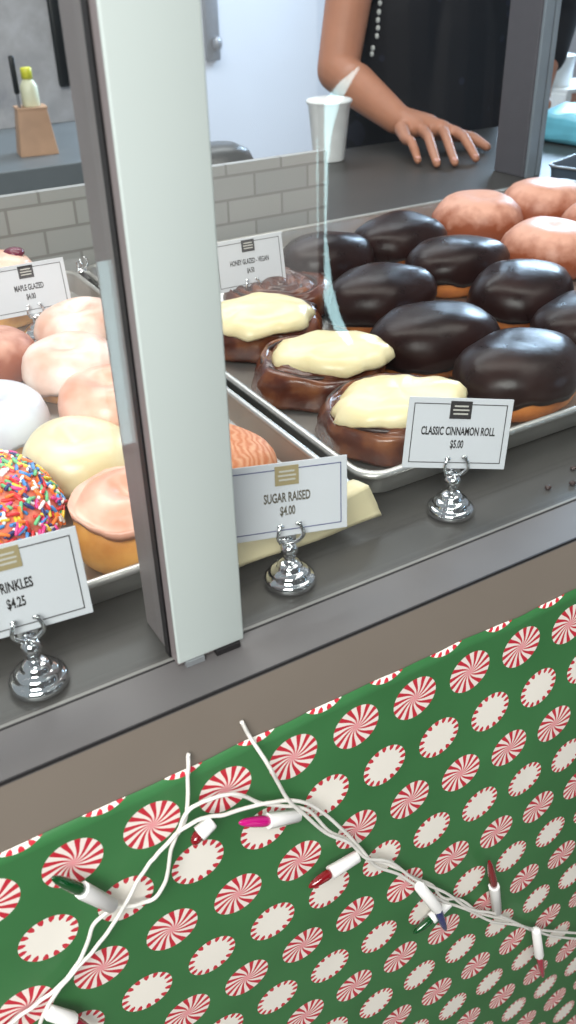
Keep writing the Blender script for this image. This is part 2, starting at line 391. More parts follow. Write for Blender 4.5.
lamp((113, 906), (82, 890), (51, 877), M['b_green'], 'green bulb')
lamp((213, 821), (199, 834), (192, 845), M['b_red'], 'dark red bulb', .002, .006)
lamp((299, 815), (268, 821), (238, 823), M['b_pink'], 'magenta bulb')
lamp((358, 856), (330, 873), (308, 888), M['b_red'], 'red bulb', .002, .002)
lamp((419, 886), (437, 908), (446, 931), M['b_blue'], 'blue bulb', .006, .006)
lamp((449, 902), (431, 919), (413, 934), M['b_green'], 'dark green bulb', -.002, -.002)
lamp((497, 912), (494, 886), (489, 860), M['b_red'], 'red bulb')
lamp((536, 930), (539, 955), (543, 978), M['b_rose'], 'rose red bulb', .003, .004)
lamp((48, 1012), (72, 1020), (95, 1034), M['b_rose'], 'rose red bulb')

# ------------------------------------------------------------------ trays
def rrect(x0, x1, y0, y1, r, z, n=6):
    P = []
    for cx_, cy_, a0 in ((x1-r, y1-r, 0), (x0+r, y1-r, PI/2), (x0+r, y0+r, PI), (x1-r, y0+r, 1.5*PI)):
        for k in range(n+1): a = a0+PI/2*k/n; P.append(Vector((cx_+r*math.cos(a), cy_+r*math.sin(a), z)))
    return P
def tray(name, label, x0, x1, y0, y1, h=.026):
    tr_ = thing(name, label, 'tray', ((x0+x1)/2, (y0+y1)/2, H+.0004), 0, None)
    w, d = (x1-x0)/2, (y1-y0)/2
    f = lambda e, z, r=.02: rrect(-w+e, w-e, -d+e, d-e, r, z)
    obj('pan', rings([f(.016, .001), f(.009, .006), f(.005, h-.001), f(.005, h-.0005), f(.0065, h-.0005), f(.011, .007), f(.019, .0024)]), M['alu'], tr_, angle=45)
    # rolled rim
    R = []
    for k in range(8): a = 2*PI*k/8; R.append(f(.0035+.0035*math.cos(a), h+.0034*math.sin(a)))
    obj('rolled_rim', rings(R, closed=True), M['alu'], tr_)
    return tr_
tray('baking_tray', 'aluminium baking tray under the cinnamon rolls and chocolate donuts', .326, 1.16, .450, 1.076)
tray('baking_tray', 'aluminium baking tray under the sprinkle donut and pale iced donuts', -.36, .318, .440, 1.076)

# ------------------------------------------------------------------ pastries
def fit(z): return z
def dome(rx, ry, h, prof, seed, amp=.004, freq=22, n=44):
    return warp(lathe([(r_, z_*h) for r_, z_ in prof], n, rx, ry), amp, freq, seed, .7, True)
BODY = [(0, 0), (.5, 0), (.80, .02), (.93, .12), (.99, .28), (1, .42), (.975, .58), (.90, .74), (.76, .87), (.55, .95), (.3, .985), (0, 1)]
def icing_shell(rx, ry, h, seed, low=.38, amp=.003, n=56, over=1.03, dent=0, ring=False):
    R = []; prof = [(.97, low+.03), (1.0*over, low), (1.02*over, low+.1), (1.0*over, max(.60, low+.13)), (.925*over, .77), (.78*over, .91), (.56, 1.0), (.3, 1.045), (.001, 1.055)]
    if ring: prof = prof[:4] + [(.93*over, .80), (.80*over, .95), (.57, 1.05), (.38, 1.03), (.22, .95), (.1, .88), (.001, .86)]
    for i, (r_, z_) in enumerate(prof):
        ring = []
        for j in range(n):
            a = 2*PI*j/n
            wv = .13*noise.noise(Vector((math.cos(a)*1.6, math.sin(a)*1.6, seed*2.3))) + .05*noise.noise(Vector((math.cos(a)*5, math.sin(a)*5, seed*1.3)))
            zz = z_ + (wv if i < 3 else wv*.4 if i == 3 else 0)
            ring.append(Vector((r_*rx*math.cos(a), r_*ry*math.sin(a), zz*h - dent*max(0, 1-r_*1.5))))
        R.append(ring)
    V, F = rings(R)
    return warp((V, F), amp, 18, seed+.5, .8)
ZT = H + .0034        # tray floor
def chocolate(x, y, s, label, rz=0):
    t_ = thing('chocolate_donut', label, 'donut', (x, y, ZT), rz, 'chocolate glazed donuts on the right tray')
    rx, ry, h = .066, .0515, .056
    obj('dough', dome(rx*.96, ry*.96, h*.9, BODY, s, .002), M['dough'], t_)
    obj('chocolate_glaze', icing_shell(rx, ry, h, s, .30, .0055, dent=.003 if s in (4, 1) else 0), M['choc'], t_)
    return t_
chocolate(0.549, 0.528, 1, 'chocolate donut right behind the cinnamon roll price card, nearest the glass', .25)
chocolate(0.538, 0.638, 2, 'chocolate donut in the middle beside the frosted rolls, second from the front', -.1)
chocolate(0.690, 0.573, 3, 'chocolate donut cut by the right picture edge, beyond the nearest one', .2)
chocolate(0.702, 0.686, 4, 'chocolate donut with a broad shiny dented top in front of the sugared donuts', .3)
chocolate(0.567, 0.766, 5, 'chocolate donut behind the two middle frosted rolls, golden dough showing at its rim', .15)
chocolate(0.712, 0.808, 6, 'chocolate donut just below the leftmost sugar dusted donut', .1)
chocolate(0.590, 0.916, 7, 'farthest left chocolate donut, beside the back price card', .2)
chocolate(0.716, 0.930, 8, 'chocolate donut at the back edge of the tray, below the hand', .1)
chocolate(0.845, 0.640, 9, 'chocolate donut mostly out of view at the right edge behind the dented one', .1)
# sugar dusted donuts
RINGP = [(0, .02), (.5, 0), (.82, .03), (.95, .16), (1, .36), (.98, .55), (.9, .75), (.75, .92), (.56, 1), (.38, .98), (.22, .9), (.1, .83), (0, .81)]
def glazed(x, y, s, label):
    t_ = thing('sugar_dusted_donut', label, 'donut', (x, y, ZT), s*1.3, 'sugar dusted donuts at the back right')
    obj('dough', dome(.066, .060, .060, [(0, .02), (.5, 0), (.82, .03), (.95, .16), (1, .36), (.98, .55), (.9, .74), (.76, .88), (.58, .96), (.4, .975), (.22, .95), (.1, .93), (0, .925)], s, .005, 20), M['glazed'], t_)
glazed(.872, .955, 11, 'sugar dusted brown donut nearest the hand, leftmost of its kind')
glazed(1.003, .960, 12, 'sugar dusted brown donut in the back row under the rear post')
glazed(.848, .792, 13, 'sugar dusted donut in front of the others, beside the shiny dented chocolate donut')
glazed(.992, .828, 14, 'sugar dusted donut at the right picture edge between back row and front one')
glazed(1.000, .690, 15, 'sugar dusted donut barely showing at the right edge, nearest the glass')
# cinnamon rolls
def roll(x, y, s, label, iced=True, ic=(.056, .042), off=(0, 0), rz=0):
    t_ = thing('cinnamon_roll', label, 'cinnamon roll', (x, y, ZT), 0, 'cinnamon rolls on the right tray')
    h = .032; n = 64; R = []
    prof = [(.0, 0), (.8, 0), (.95, .04), (1, .2), (.985, .45), (1.0, .6), (.97, .8), (.93, .93), (.88, 1)]
    top = [(.88-.044*k, 1) for k in range(1, 20)]
    for r_, z_ in prof + top:
        ring = []
        for j in range(n):
            a = 2*PI*j/n; zz = z_*h
            if z_ == 1 and r_ < .9:
                ph = (r_*4.2 - a/(2*PI)) % 1
                zz += .007*(math.sin(PI*ph)**.6) - .006 + .006*(1-r_)
            ring.append(Vector((max(r_, .002)*.064*math.cos(a), max(r_, .002)*.060*math.sin(a), zz)))
        R.append(ring)
    obj('bun', warp(warp(rings(R), .0085, 19, s, .6, True), .003, 55, s, .6, True), M['roll'], t_)
    P = []
    for k in range(90):
        a = k/89*2*PI*3.0; r_ = .062*(1-k/89*.86); P.append((r_*math.cos(a), r_*.94*math.sin(a), h-.003))
    obj('cinnamon_swirl', warp(tube(P, .0028, 6), .002, 24, s), M['filling'], t_)
    if iced:
        R = []; pr = [(0, 0), (.6, 0), (.93, .05), (1.0, .25), (.97, .5), (.88, .74), (.7, .92), (.4, 1.0), (0, 1.02)]
        for r_, z_ in pr:
            ring = []
            for j in range(56):
                a = 2*PI*j/56
                k_ = 1 + .16*noise.noise(Vector((math.cos(a)*1.5, math.sin(a)*1.5, s*3.7))) + .07*noise.noise(Vector((math.cos(a)*5, math.sin(a)*5, s)))
                ring.append(Vector((max(r_, .002)*ic[0]*k_*math.cos(a), max(r_, .002)*ic[1]*k_*math.sin(a), z_*.019)))
            R.append(ring)
        V, F = warp(rings(R), .0035, 45, s+3, 1)
        q = Matrix.Rotation(rz, 3, 'Z')
        V = [q @ Vector(v) + Vector((off[0], off[1], h-.002 - .10*max(0, math.hypot(v[0]/ic[0], v[1]/ic[1])-.8)*.05)) for v in V]
        obj('icing', (V, F), M['cream'], t_)
roll(.412, .537, 21, 'cream frosted cinnamon roll nearest the glass, behind its price card', True, (.060, .043), (.002, -.010), -.25)
roll(.416, .655, 22, 'cream frosted cinnamon roll in the middle of the three frosted ones', True, (.057, .040), (.008, -.014), -.45)
roll(.424, .775, 23, 'cream frosted cinnamon roll farthest from the glass, in front of a price card', True, (.060, .050), (-.008, -.006), -.1)
roll(.492, .862, 24, 'small unfrosted brown cinnamon roll beside the back price card', False)
# front sugar raised donut in the left tray
def iced(kind, x, y, s, label, body, ice, r_=.060, h=.05, prof=RINGP, low=.5, dent=.012, grp='pale iced donuts on the left tray'):
    t_ = thing(kind, label, 'donut', (x, y, ZT), s*.7, grp)
    q_ = .955 if ice else 1; obj('dough', dome(r_*q_, r_*.95*q_, h*(q_-.01), prof, s, .003), body, t_)
    if ice: k_ = .93 if low > .7 else 1; obj('glaze', icing_shell(r_*k_, r_*.95*k_, h*1.01, s, low, .004, dent=0 if prof is RINGP else dent, ring=prof is RINGP), ice, t_)
    return t_
iced('sugar_raised_donut', .244, .548, 31, 'orange brown sugar coated donut behind the sugar raised card', M['sugared'], None, .054, .041, BODY, grp=None)
iced('iced_donut', .160, .497, 32, 'golden cake donut with pink glaze beside the white post, nearest the glass', M['cake'], M['ice_pink'], .044, .050, low=.76)
iced('iced_donut', .160, .604, 33, 'pale pistachio cream glazed donut right behind the sprinkle donut', M['cake'], M['ice_green'], .046, .044, low=.3)
iced('iced_donut', .218, .683, 34, 'pale pink glazed donut against the white post, above the pistachio one', M['cake'], M['ice_pink'], .046, .046, low=.3)
iced('iced_donut', .214, .780, 35, 'white glazed donut directly in front of the orange glazed one', M['cake'], M['ice_white'], .046, .046, low=.35)
iced('iced_donut', .120, .708, 36, 'bluish white glazed donut at the left picture edge above the sprinkles', M['cake'], M['ice_blue'], .046, .046, low=.3)
iced('iced_donut', .254, .872, 37, 'white glazed donut farthest back on the left tray, just right of the orange one', M['cake'], M['ice_white'], .046, .046, low=.35)
iced('glazed_pastry', .160, .858, 38, 'orange glazed donut below the back left price card at the picture edge', M['glazed'], None, .046, .046, BODY, grp=None)
jd = iced('jam_donut', .212, 1.006, 39, 'peach coloured donut with a purple jam dot behind the back left card', M['cake'], M['ice_pink'], .046, .074, BODY, .35, 0, None)
obj('jam_dot', ellipsoid((-.012, -.018, .0755), (.012, .012, .006)), M['cherry'], jd)

# sprinkle donut
sd = thing('sprinkle_donut', 'donut covered in rainbow sprinkles behind the sprinkles price card', 'donut', (.055, .547, ZT), 0)
obj('dough', dome(.068, .064, .060, RINGP, 41, .003), M['dough'], sd)
gl_ = obj('glaze', icing_shell(.068, .064, .0605, 41, .45, .003, ring=True), simple('orange pink glaze', rgb(226, 120, 96), .35), sd)
caps = []
for i, c_ in enumerate(SPR):
    me = bpy.data.meshes.new('sprinkle'); V, F = tube([(-.0043, 0, 0), (-.0037, 0, 0), (0, 0, 0), (.0037, 0, 0), (.0043, 0, 0)], [.0005, .0012, .00135, .0012, .0005], 8)
    me.from_pydata([tuple(v) for v in V], [], F); me.materials.append(c_); me.shade_smooth(); caps.append(me)
vis = CAM - Vector((.055, .547, ZT+.05))
polys = [p for p in gl_.data.polygons if p.center.z > .028 and p.normal.z > -.1]
wts = [p.area for p in polys]
cands = []
for k in range(1150):
    p = random.choices(polys, wts)[0]; vs = [gl_.data.vertices[i].co for i in p.vertices]
    if len(vs) != 4: continue
    u, v_ = random.random(), random.random()
    q = (vs[0]*(1-u)+vs[1]*u)*(1-v_) + (vs[3]*(1-u)+vs[2]*u)*v_
    nn = p.normal; d = Vector((random.gauss(0, 1), random.gauss(0, 1), random.gauss(0, 1))); d = (d-nn*d.dot(nn)).normalized()
    d = (d + nn*random.uniform(-.12, .2)).normalized(); y_ = nn.cross(d).normalized(); z_ = d.cross(y_)
    mt = Matrix((d, y_, z_)).transposed().to_4x4(); mt.translation = q + nn*random.uniform(.0004, .0026)
    cands.append((mt, random.randrange(8), nn.dot(vis.normalized())))
cands.sort(key=lambda c: -c[2])
for mt, ci, _ in cands[:100]:
    o = bpy.data.objects.new('sprinkle', caps[ci]); COL.objects.link(o); o.parent = sd; o.matrix_local = mt
V, F, mi = [], [], []
for mt, ci, _ in cands[100:]:
    b0 = len(V); V += [mt @ v.co for v in caps[ci].vertices]
    for p in caps[ci].polygons: F.append(tuple(b0+i for i in p.vertices)); mi.append(ci)
rest = obj('sprinkles_scattered', (V, F), SPR, sd); rest['kind'] = 'stuff'
for p, k in zip(rest.data.polygons, mi): p.material_index = k

# ------------------------------------------------------------------ price cards and holders
def holder(x, y, z, rz, label, s=1.0, hc=.030):
    t_ = thing('card_holder', label, 'card holder', (x, y, z+.0004), rz, 'chrome card holders')
    k = s
    prof = [(0, 0), (.0160, 0), (.0172, .0012), (.0175, .0035), (.0168, .0058), (.0150, .0068), (.0138, .0072), (.0134, .0095), (.0122, .0112), (.0098, .0120), (.0088, .0126), (.0084, .0145), (.0070, .0162), (.0050, .0168), (0, .017)]
    obj('base', lathe([(a*k, b_*k) for a, b_ in prof], 40), M['chrome'], t_)
    pr2 = [(0, .0165), (.0042, .0165), (.0040, .020), (.0046, .0225), (.0060, .0245), (.0060, .0262), (.0040, .0285), (0, .029)]
    obj('stem', lathe([(a*k, .0165*k+(b_-.0165)*(hc/.030)) for a, b_ in pr2], 24), M['chrome'], t_)
    for sx_ in (-1, 1):
        P = spline([(0, -.0006, hc*.86), (sx_*.0045, -.004, hc*.94), (sx_*.0085, -.0046, hc+.002), (sx_*.0082, -.0042, hc+.007), (sx_*.0064, -.0026, hc+.0105)], 5)
        a_ = tube(P, .0013, 8); e_ = ellipsoid((sx_*.0062, -.0026, hc+.0105), (.0024, .0011, .0016), 12, 8)
        obj('clip_arm', join(a_, e_), M['chrome'], t_)
    obj('back_plate', bbox(-.006, .006, .0024, .0036, hc*.8, hc+.008, .0004), M['chrome'], t_)
    return t_
def card(x, y, z, rz, tilt, label, words, price, w=.075, h=.052, emblem='ink', ink='ink', line='ink', lx=0, roll_=0, tsize=.0084):
    t_ = thing('price_card', label, 'price card', (x, y, z), (-math.radians(tilt), math.radians(roll_), math.radians(rz)), 'price cards')
    obj('card_sheet', bbox(-w/2, w/2, -.0004, .0004, 0, h, .0002, 1), M['card'], t_, smooth=False)
    e, th, yy = .0042, .00055, (-.0007, -.0004)
    a, b_, c_, d_ = -w/2+e, w/2-e, e, h-e
    obj('border_line', join(box(a, b_, *yy, c_, c_+th), box(a, b_, *yy, d_-th, d_), box(a, a+th, *yy, c_, d_), box(b_-th, b_, *yy, c_, d_)), M[line], t_, smooth=False)
    em = obj('emblem', box(-.0080, .0080, -.0009, -.0004, h-.0150, h-.0022), M[emblem], t_, smooth=False)
    obj('emblem_lines', join(*[box(-.0060+q, .0060-q, -.0011, -.0009, h-zz-.0011, h-zz) for zz, q in ((.0052, .0008), (.0080, 0), (.0108, .0005))]), M['cream_line'], em, smooth=False)
    V, F = text(words, tsize, .54); V = [(v[0]+lx, -.0005-abs(v[1])*.5, v[2]+h*.53) for v in V]; obj('lettering', (V, F), M[ink], t_, smooth=False)
    V, F = text(price, tsize*.98, .54); V = [(v[0]+lx, -.0005-abs(v[1])*.5, v[2]+h*.345) for v in V]; obj('price', (V, F), M[ink], t_, smooth=False)
    return t_
# front right
hc_ = on_z(450, 512, H); holder(hc_.x, hc_.y, H, math.radians(-23), 'chrome clip stand under the classic cinnamon roll card', 1, .037)
card(hc_.x, hc_.y+.0008, H+.0375, -23, 13, 'small white price card reading classic cinnamon roll', 'CLASSIC CINNAMON ROLL', '$5.00', .078, .052, roll_=7)
hs_ = on_z(290, 582, H); holder(hs_.x, hs_.y, H, math.radians(-12), 'chrome clip stand under the sugar raised card', 1, .037)
card(hs_.x, hs_.y+.0008, H+.0375, -12, 12, 'small cream white price card reading sugar raised', 'SUGAR RAISED', '$4.00', .083, .050, 'gold', 'ink_fade', 'ink_blue', tsize=.0088, roll_=4)
hp_ = on_z(40, 683, H); holder(hp_.x, hp_.y, H, math.radians(-6), 'chrome clip stand under the sprinkles card, left of the white post', 1, .039)
card(hp_.x-.002, hp_.y+.0008, H+.0395, -6, 10, 'white price card reading sprinkles at the left picture edge', 'SPRINKLES', '$4.25', .080, .055, 'gold', 'ink', 'ink', tsize=.0088)
# back two
pb = on_y(252, 300, .87); holder(pb.x, pb.y, ZT, 0, 'chrome clip stand hidden behind the farthest frosted roll', 1, .029)
card(pb.x+.002, pb.y+.0008, ZT+.0295, -2, 10, 'white price card standing behind the farthest frosted cinnamon roll', 'HONEY GLAZED - VEGAN', '$4.50', .088, .055, tsize=.0078)
pl_ = on_y(34, 308, .935); holder(pl_.x, pl_.y, ZT, 0, 'chrome clip stand of the back left price card, among pale donuts', 1, .027)
card(pl_.x, pl_.y+.0008, ZT+.0275, -2, 10, 'small white price card in front of the peach donut with the jam dot', 'MAPLE GLAZED', '$4.00', .085, .053, tsize=.0084)
ph = on_z(92, 290, H); holder(ph.x-.012, ph.y-.01, H, .8, 'empty chrome clip stand on the deck behind the left tray', 1.15, .034)

# cream sheet added for a warm reflection around the sugar raised card
def sheet(P, thick=.0004):
    nu, nv = len(P[0]), len(P); V = [p for r_ in P for p in r_]; F = []
    for j in range(nv-1):
        for i in range(nu-1): a = j*nu+i; F.append((a, a+1, a+nu+1, a+nu))
    return V, F
PR0 = on_y(352, 453, .45); PR1 = on_y(379, 528, .433)
P = []
for j in range(13):
    v_ = j/12; row_ = []
    for i in range(17):
        u = i/16
        xr = PR0.x+(PR1.x-PR0.x)*v_; xl = .2
        x = xl+(xr-xl)*u
        # folds over the tray rim and hangs down in front of it
        if v_ < .25: y, z = .450-.015*(v_/.25), .0345
        else:
            q = (v_-.25)/.75; y, z = .4345-.004*q, .0345+(.0085-.0345)*q**1.05
        row_.append(Vector((x, y - .0012*(1+math.sin(u*9+v_*3)), z + (.0015*math.sin(u*13+v_*2) if .05 < v_ < .8 else 0)+.001)))
    P.append(row_)
pc = obj('parchment_sheet', sheet(P), M['parch'], None, (0, 0, H))
so = pc.modifiers.new('thick', 'SOLIDIFY'); so.thickness = .0004
tag(pc, 'cream parchment paper hanging over the tray rim behind the sugar raised card', 'parchment paper')
# crumbs on the deck
for i, (cx_, cy_) in enumerate(((548, 489), (572, 485), (573, 470))):
    p = on_z(cx_, cy_, H)
    c_ = obj('crumb', warp(ellipsoid((0, 0, .0016), (.0028, .0022, .0018), 10, 6), .0008, 400, i), M['filling'], None, p)
    tag(c_, ('dark crumb on the deck nearest the glass line', 'dark crumb at the right edge of the deck', 'dark crumb closest to the tray rim')[i], 'crumb', 'crumbs on the deck')

# ------------------------------------------------------------------ behind the case
# white cup shape added in place of a cyan reflection in the glass
cpt = on_y(330, 148, 1.62); 
cupb = on_z(329, 160, H)
cup = thing('plastic_cup', 'tall white plastic cup standing on the deck beside the arm', 'cup', (cupb.x, cupb.y, H+.0006), 0)
obj('cup_wall', lathe([(0, 0), (.030, 0), (.031, .002), (.041, .101), (.043, .103), (.0435, .106), (.041, .106), (.039, .101), (.0295, .004), (0, .004)], 36), M['white'], cup)
obj('cup_lid', lathe([(0, .105), (.0445, .105), (.045, .108), (.043, .111), (.03, .113), (0, .114)], 36), M['white'], cup)
# back worktop
bc = thing('back_counter', 'grey back counter at the left behind the case, holding a wooden box', 'counter', (0, 2.2, 0), 0)
zt = H-.068
obj('worktop', bbox(-.9, .93, 0, .62, zt-.055, zt, .003), M['slab'], bc, smooth=False)
obj('cabinet', box(-.88, .91, .04, .6, 0, zt-.055), M['cab'], bc, smooth=False)
st = obj('splashback_panel', bbox(-.9, .93, .60, .62, zt, zt+.55, .002), M['stone'], bc, smooth=False)
wb = on_z(38, 153, zt)
wbx = thing('wooden_box', 'small wooden box on the grey back counter', 'box', (wb.x, wb.y, zt+.0006), math.radians(-8))
w_ = .052; hh = .085
def taper(w0, w1, d0, d1, z0, z1): return rings([rrect(-w0, w0, -d0, d0, .004, z0, 3), rrect(-w1, w1, -d1, d1, .004, z1, 3)])
obj('box_front', taper(.048, .036, .04, .032, 0, .105), M['wood'], wbx, angle=30)
obj('box_rim', taper(.038, .038, .034, .034, .105, .109), M['wood'], wbx, angle=30)
bt = thing('cream_bottle', 'cream bottle with yellow cap standing on the wooden box', 'bottle', (wb.x+.004, wb.y, zt+.1095), 0)
obj('bottle_body', lathe([(0, 0), (.021, 0), (.022, .003), (.021, .045), (.014, .058), (.010, .062), (0, .062)], 20), M['pale'], bt)
obj('cap', lathe([(0, .062), (.0135, .062), (.0135, .084), (.011, .087), (0, .087)], 20), M['yellow'], bt)
kn = thing('knife', 'dark handled knife stuck behind the cream bottle', 'knife', (wb.x-.028, wb.y-.004, zt+.1095), 0)
obj('handle', bbox(-.006, .006, -.008, .008, .03, .115, .004), M['black'], kn)
obj('blade', box(-.001, .001, -.011, .011, 0, .032), M['steel'], kn, smooth=False)
# hanging black tongs
hk = on_y(60, 35, 2.77)
tg = thing('hanging_tongs', 'black handled tongs hanging at the back left wall', 'tongs', (hk.x, 2.797, hk.z), 0)
obj('handle', bbox(-.020, .020, -.024, -.004, -.135, .16, .009, 3), M['black'], tg)
obj('hook', tube(spline([(0, -.012, .155), (0, -.018, .17), (0, -.006, .185), (0, .0, .19)], 6), .003), M['steel'], tg)
# metal bracket on the white wall
bk = on_y(209, 20, 4.0)
br = thing('wall_bracket', 'grey metal latch mounted on the white back wall', 'latch', (bk.x, 4.0, bk.z), 0)
obj('bar', bbox(-.035, .035, -.03, 0, -.16, .25, .008, 2), M['steel'], br)
obj('knob', ellipsoid((.012, -.045, -.09), (.022, .02, .03)), M['steel'], br)
# black bowl behind the upstand
bb = on_z(221, 172, H)
bo = tag(obj('black_bowl', lathe([(0, .05), (.03, .05), (.055, .038), (.068, .012), (.072, 0), (.069, 0), (.064, .012), (.05, .034), (.028, .046), (0, .047)], 32), M['black'], None, (bb.x, bb.y, H+.0006)), 'black bowl upside down on the deck right of the white post', 'bowl')
# things right of the rear post
p = on_z(560, 150, H)
V, F = bbox(-.15, .15, -.09, .09, 0, .06, .02, 3)
bm_ = bmesh.new(); vs_ = [bm_.verts.new(v) for v in V]; [bm_.faces.new([vs_[i] for i in f_]) for f_ in F]
bmesh.ops.subdivide_edges(bm_, edges=bm_.edges[:], cuts=3, use_grid_fill=True); 
for v in bm_.verts:
    d = noise.noise_vector(v.co*18); v.co += d*.012*min(1, v.co.z*40)
q_ = obj('tissue_packet', bm_, M['bluebag'], None, (p.x+.18, p.y+.04, H+.0006), (0, 0, .1))
tag(q_, 'light blue crinkled plastic packet on the deck right of the rear post', 'packet')
p = on_z(570, 172, H)
gt = thing('grey_container', 'dark blue grey shallow container in front of the blue packet', 'container', (p.x+.04, p.y-.07, H+.0006), .3)
f_ = lambda e, z: rrect(-.13+e, .13-e, -.07+e, .07-e, .02, z)
obj('tub', rings([f_(.012, 0), f_(.002, .004), f_(0, .028), f_(.002, .03), f_(.004, .028), f_(.014, .005)]), M['slate'], gt, angle=40)
obj('lid_edge', tube([q2 for q2 in f_(-.001, .03)]+[f_(-.001, .03)[0]], .0025, 6), M['steel'], gt)
p = on_y(566, 100, 2.5)
cb = thing('carton', 'pinkish brown carton with white rim on a stand behind the rear post', 'box', (p.x+.02, 2.5, 0), 0)
bz = on_y(566, 118, 2.5).z
obj('stand', bbox(-.25, .35, -.15, .25, 0, bz-.03, .004), M['cab'], cb, smooth=False)
obj('carton_body', bbox(-.10, .25, -.09, .09, bz-.03, bz+.10, .004), M['carton'], cb, smooth=False)
obj('carton_rim', bbox(-.125, .25, -.10, .10, bz+.10, bz+.115, .003), M['white'], cb, smooth=False)
obj('carton_edge', bbox(-.128, -.10, -.10, .10, bz-.03, bz+.10, .003), M['white'], cb, smooth=False)
wj = tag(obj('white_tub', lathe([(0, 0), (.05, 0), (.055, .004), (.062, .09), (.065, .095), (.062, .10), (0, .102)], 28), M['white'], None, (p.x-.07, 2.5, bz+.1153)), 'white tub standing on the carton behind the rear post', 'tub')

# ------------------------------------------------------------------ person
def capsule(a, b, ra, rb, n=18):
    a, b = Vector(a), Vector(b); d = (b-a).normalized(); P, R = [], []
    for k in range(5): t_ = k/4*PI/2; P.append(a-d*ra*math.cos(t_)); R.append(max(ra*math.sin(t_), .0004))
    for k in range(5): t_ = k/4*PI/2; P.append(b+d*rb*math.sin(t_)); R.append(max(rb*math.cos(t_), .0004))
    return tube(P, R, n)
def chain(P, R): return join(*[capsule(P[i], P[i+1], R[i], R[i+1]) for i in range(len(P)-1)])
def remesh(name, vf, mat, parent, voxel, it=6, fac=.5):
    me = bpy.data.meshes.new('tmp'); me.from_pydata([tuple(v) for v in vf[0]], [], vf[1])
    bm = bmesh.new(); bm.from_mesh(me); bmesh.ops.recalc_face_normals(bm, faces=bm.faces); bm.to_mesh(me); bm.free()
    o = bpy.data.objects.new('tmp', me); COL.objects.link(o)
    md = o.modifiers.new('r', 'REMESH'); md.mode = 'VOXEL'; md.voxel_size = voxel
    ms = o.modifiers.new('s', 'SMOOTH'); ms.iterations = it; ms.factor = fac
    dg = bpy.context.evaluated_depsgraph_get(); nm = bpy.data.meshes.new_from_object(o.evaluated_get(dg)); nm.name = name
    bpy.data.objects.remove(o); bpy.data.meshes.remove(me)
    nm.materials.clear(); nm.materials.append(mat); nm.shade_smooth()
    r_ = bpy.data.objects.new(name, nm); COL.objects.link(r_); r_.parent = parent
    return r_
PXc, PYc = 1.46, 1.86
person = thing('person', 'person in a black shirt behind the case resting a hand on the deck', 'person', (PXc, PYc, 0))
L = lambda v: Vector(v) - Vector((PXc, PYc, 0))
D0 = H
wr = L(on_z(397, 119, D0+.058)); el = L((1.158, 1.745, D0+.135)); sh = L((1.285, 1.845, D0+.43))
knuck = [L(on_z(*q, D0+z_)) for q, z_ in (((406, 139), .038), ((422, 130), .045), ((438, 126), .046), ((455, 132), .041))]
tips = [L(on_z(*q, D0+.009)) for q in ((418, 161), (437, 164), (455, 163), (476, 159))]
parts = [chain([sh, el, wr], [.056, .045, .030])]
parts.append(chain([el.lerp(wr, .3), wr], [.044, .030]))
lens = [.056, .072, .078, .070]
for i in range(4):
    k_ = knuck[i]; e_ = tips[i].copy(); e_.z = D0+.0095
    mid = k_.lerp(e_, .42); mid.z = D0+.042-.004*(i in (0, 3)); m2 = k_.lerp(e_, .76); m2.z = D0+.023
    rr = [.0100, .0108, .0108, .0108][i]
    parts.append(chain([wr*.5+k_*.5, k_, mid, m2, e_], [.0150, rr*1.15, rr*.97, rr*.9, rr*.8]))
    tips[i] = e_
th0 = wr.lerp(knuck[3], .6)+Vector((.02, .0, -.012)); th1 = L(on_z(473, 138, D0+.020)); th2 = L(on_z(487, 147, D0+.012))
parts.append(chain([wr, th0, th1, th2], [.018, .0165, .0118, .0094]))
parts.append(chain([wr, wr.lerp(knuck[1], .8)], [.027, .019])); parts.append(chain([wr, wr.lerp(knuck[2], .8)], [.027, .020])); parts.append(chain([wr, wr.lerp(knuck[3], .8)], [.026, .017]))
# other arm, hanging
sh2 = L((1.69, 1.875, D0+.43)); el2 = L((1.94, 1.89, D0+.20)); wr2 = L((1.80, 1.78, D0+.05))
parts.append(chain([sh2, el2, wr2], [.054, .042, .027]))
hd = (wr2-el2).normalized()
pm = wr2+hd*.05
parts.append(chain([wr2, pm], [.026, .030]))
for i in range(4):
    o_ = Vector((0, (-.03+.02*i), 0)); b_ = wr2+hd*.075+o_*.9
    parts.append(chain([pm+o_*.6, b_, b_+hd*.04+Vector((-.006, 0, 0)), b_+hd*.072+Vector((-.02, 0, 0))], [.012, .0105, .0095, .008]))
parts.append(chain([wr2+hd*.02, wr2+hd*.05+Vector((-.01, -.042, 0)), wr2+hd*.085+Vector((-.018, -.05, 0))], [.015, .012, .009]))
# torso, neck, head, legs
def T(x, y, z): return L((PXc+x*1.12+.035, PYc+y, z))
parts += [chain([T(-.075, .01, 1.02), T(-.09, .0, 1.18), T(-.10, .01, 1.33), T(-.13, .0, 1.385)], [.125, .12, .115, .065]),
          chain([T(.075, .01, 1.02), T(.09, .0, 1.18), T(.10, .01, 1.33), T(.15, .0, 1.385)], [.125, .12, .115, .065]),
          chain([T(-.16, 0, 1.385), T(.17, 0, 1.385)], [.058, .058]),
          chain([T(-.085, .01, .93), T(.085, .01, .93)], [.13, .13]),
          chain([T(0, .01, 1.38), T(0, -.005, 1.50)], [.062, .054])]
for s_ in (-1, 1):
    parts.append(chain([T(s_*.095, .01, .90), T(s_*.10, .0, .49), T(s_*.10, .02, .10)], [.098, .060, .042]))
    parts.append(chain([T(s_*.10, .03, .045), T(s_*.11, -.13, .032)], [.042, .030]))
hc = T(0, -.02, 1.595)
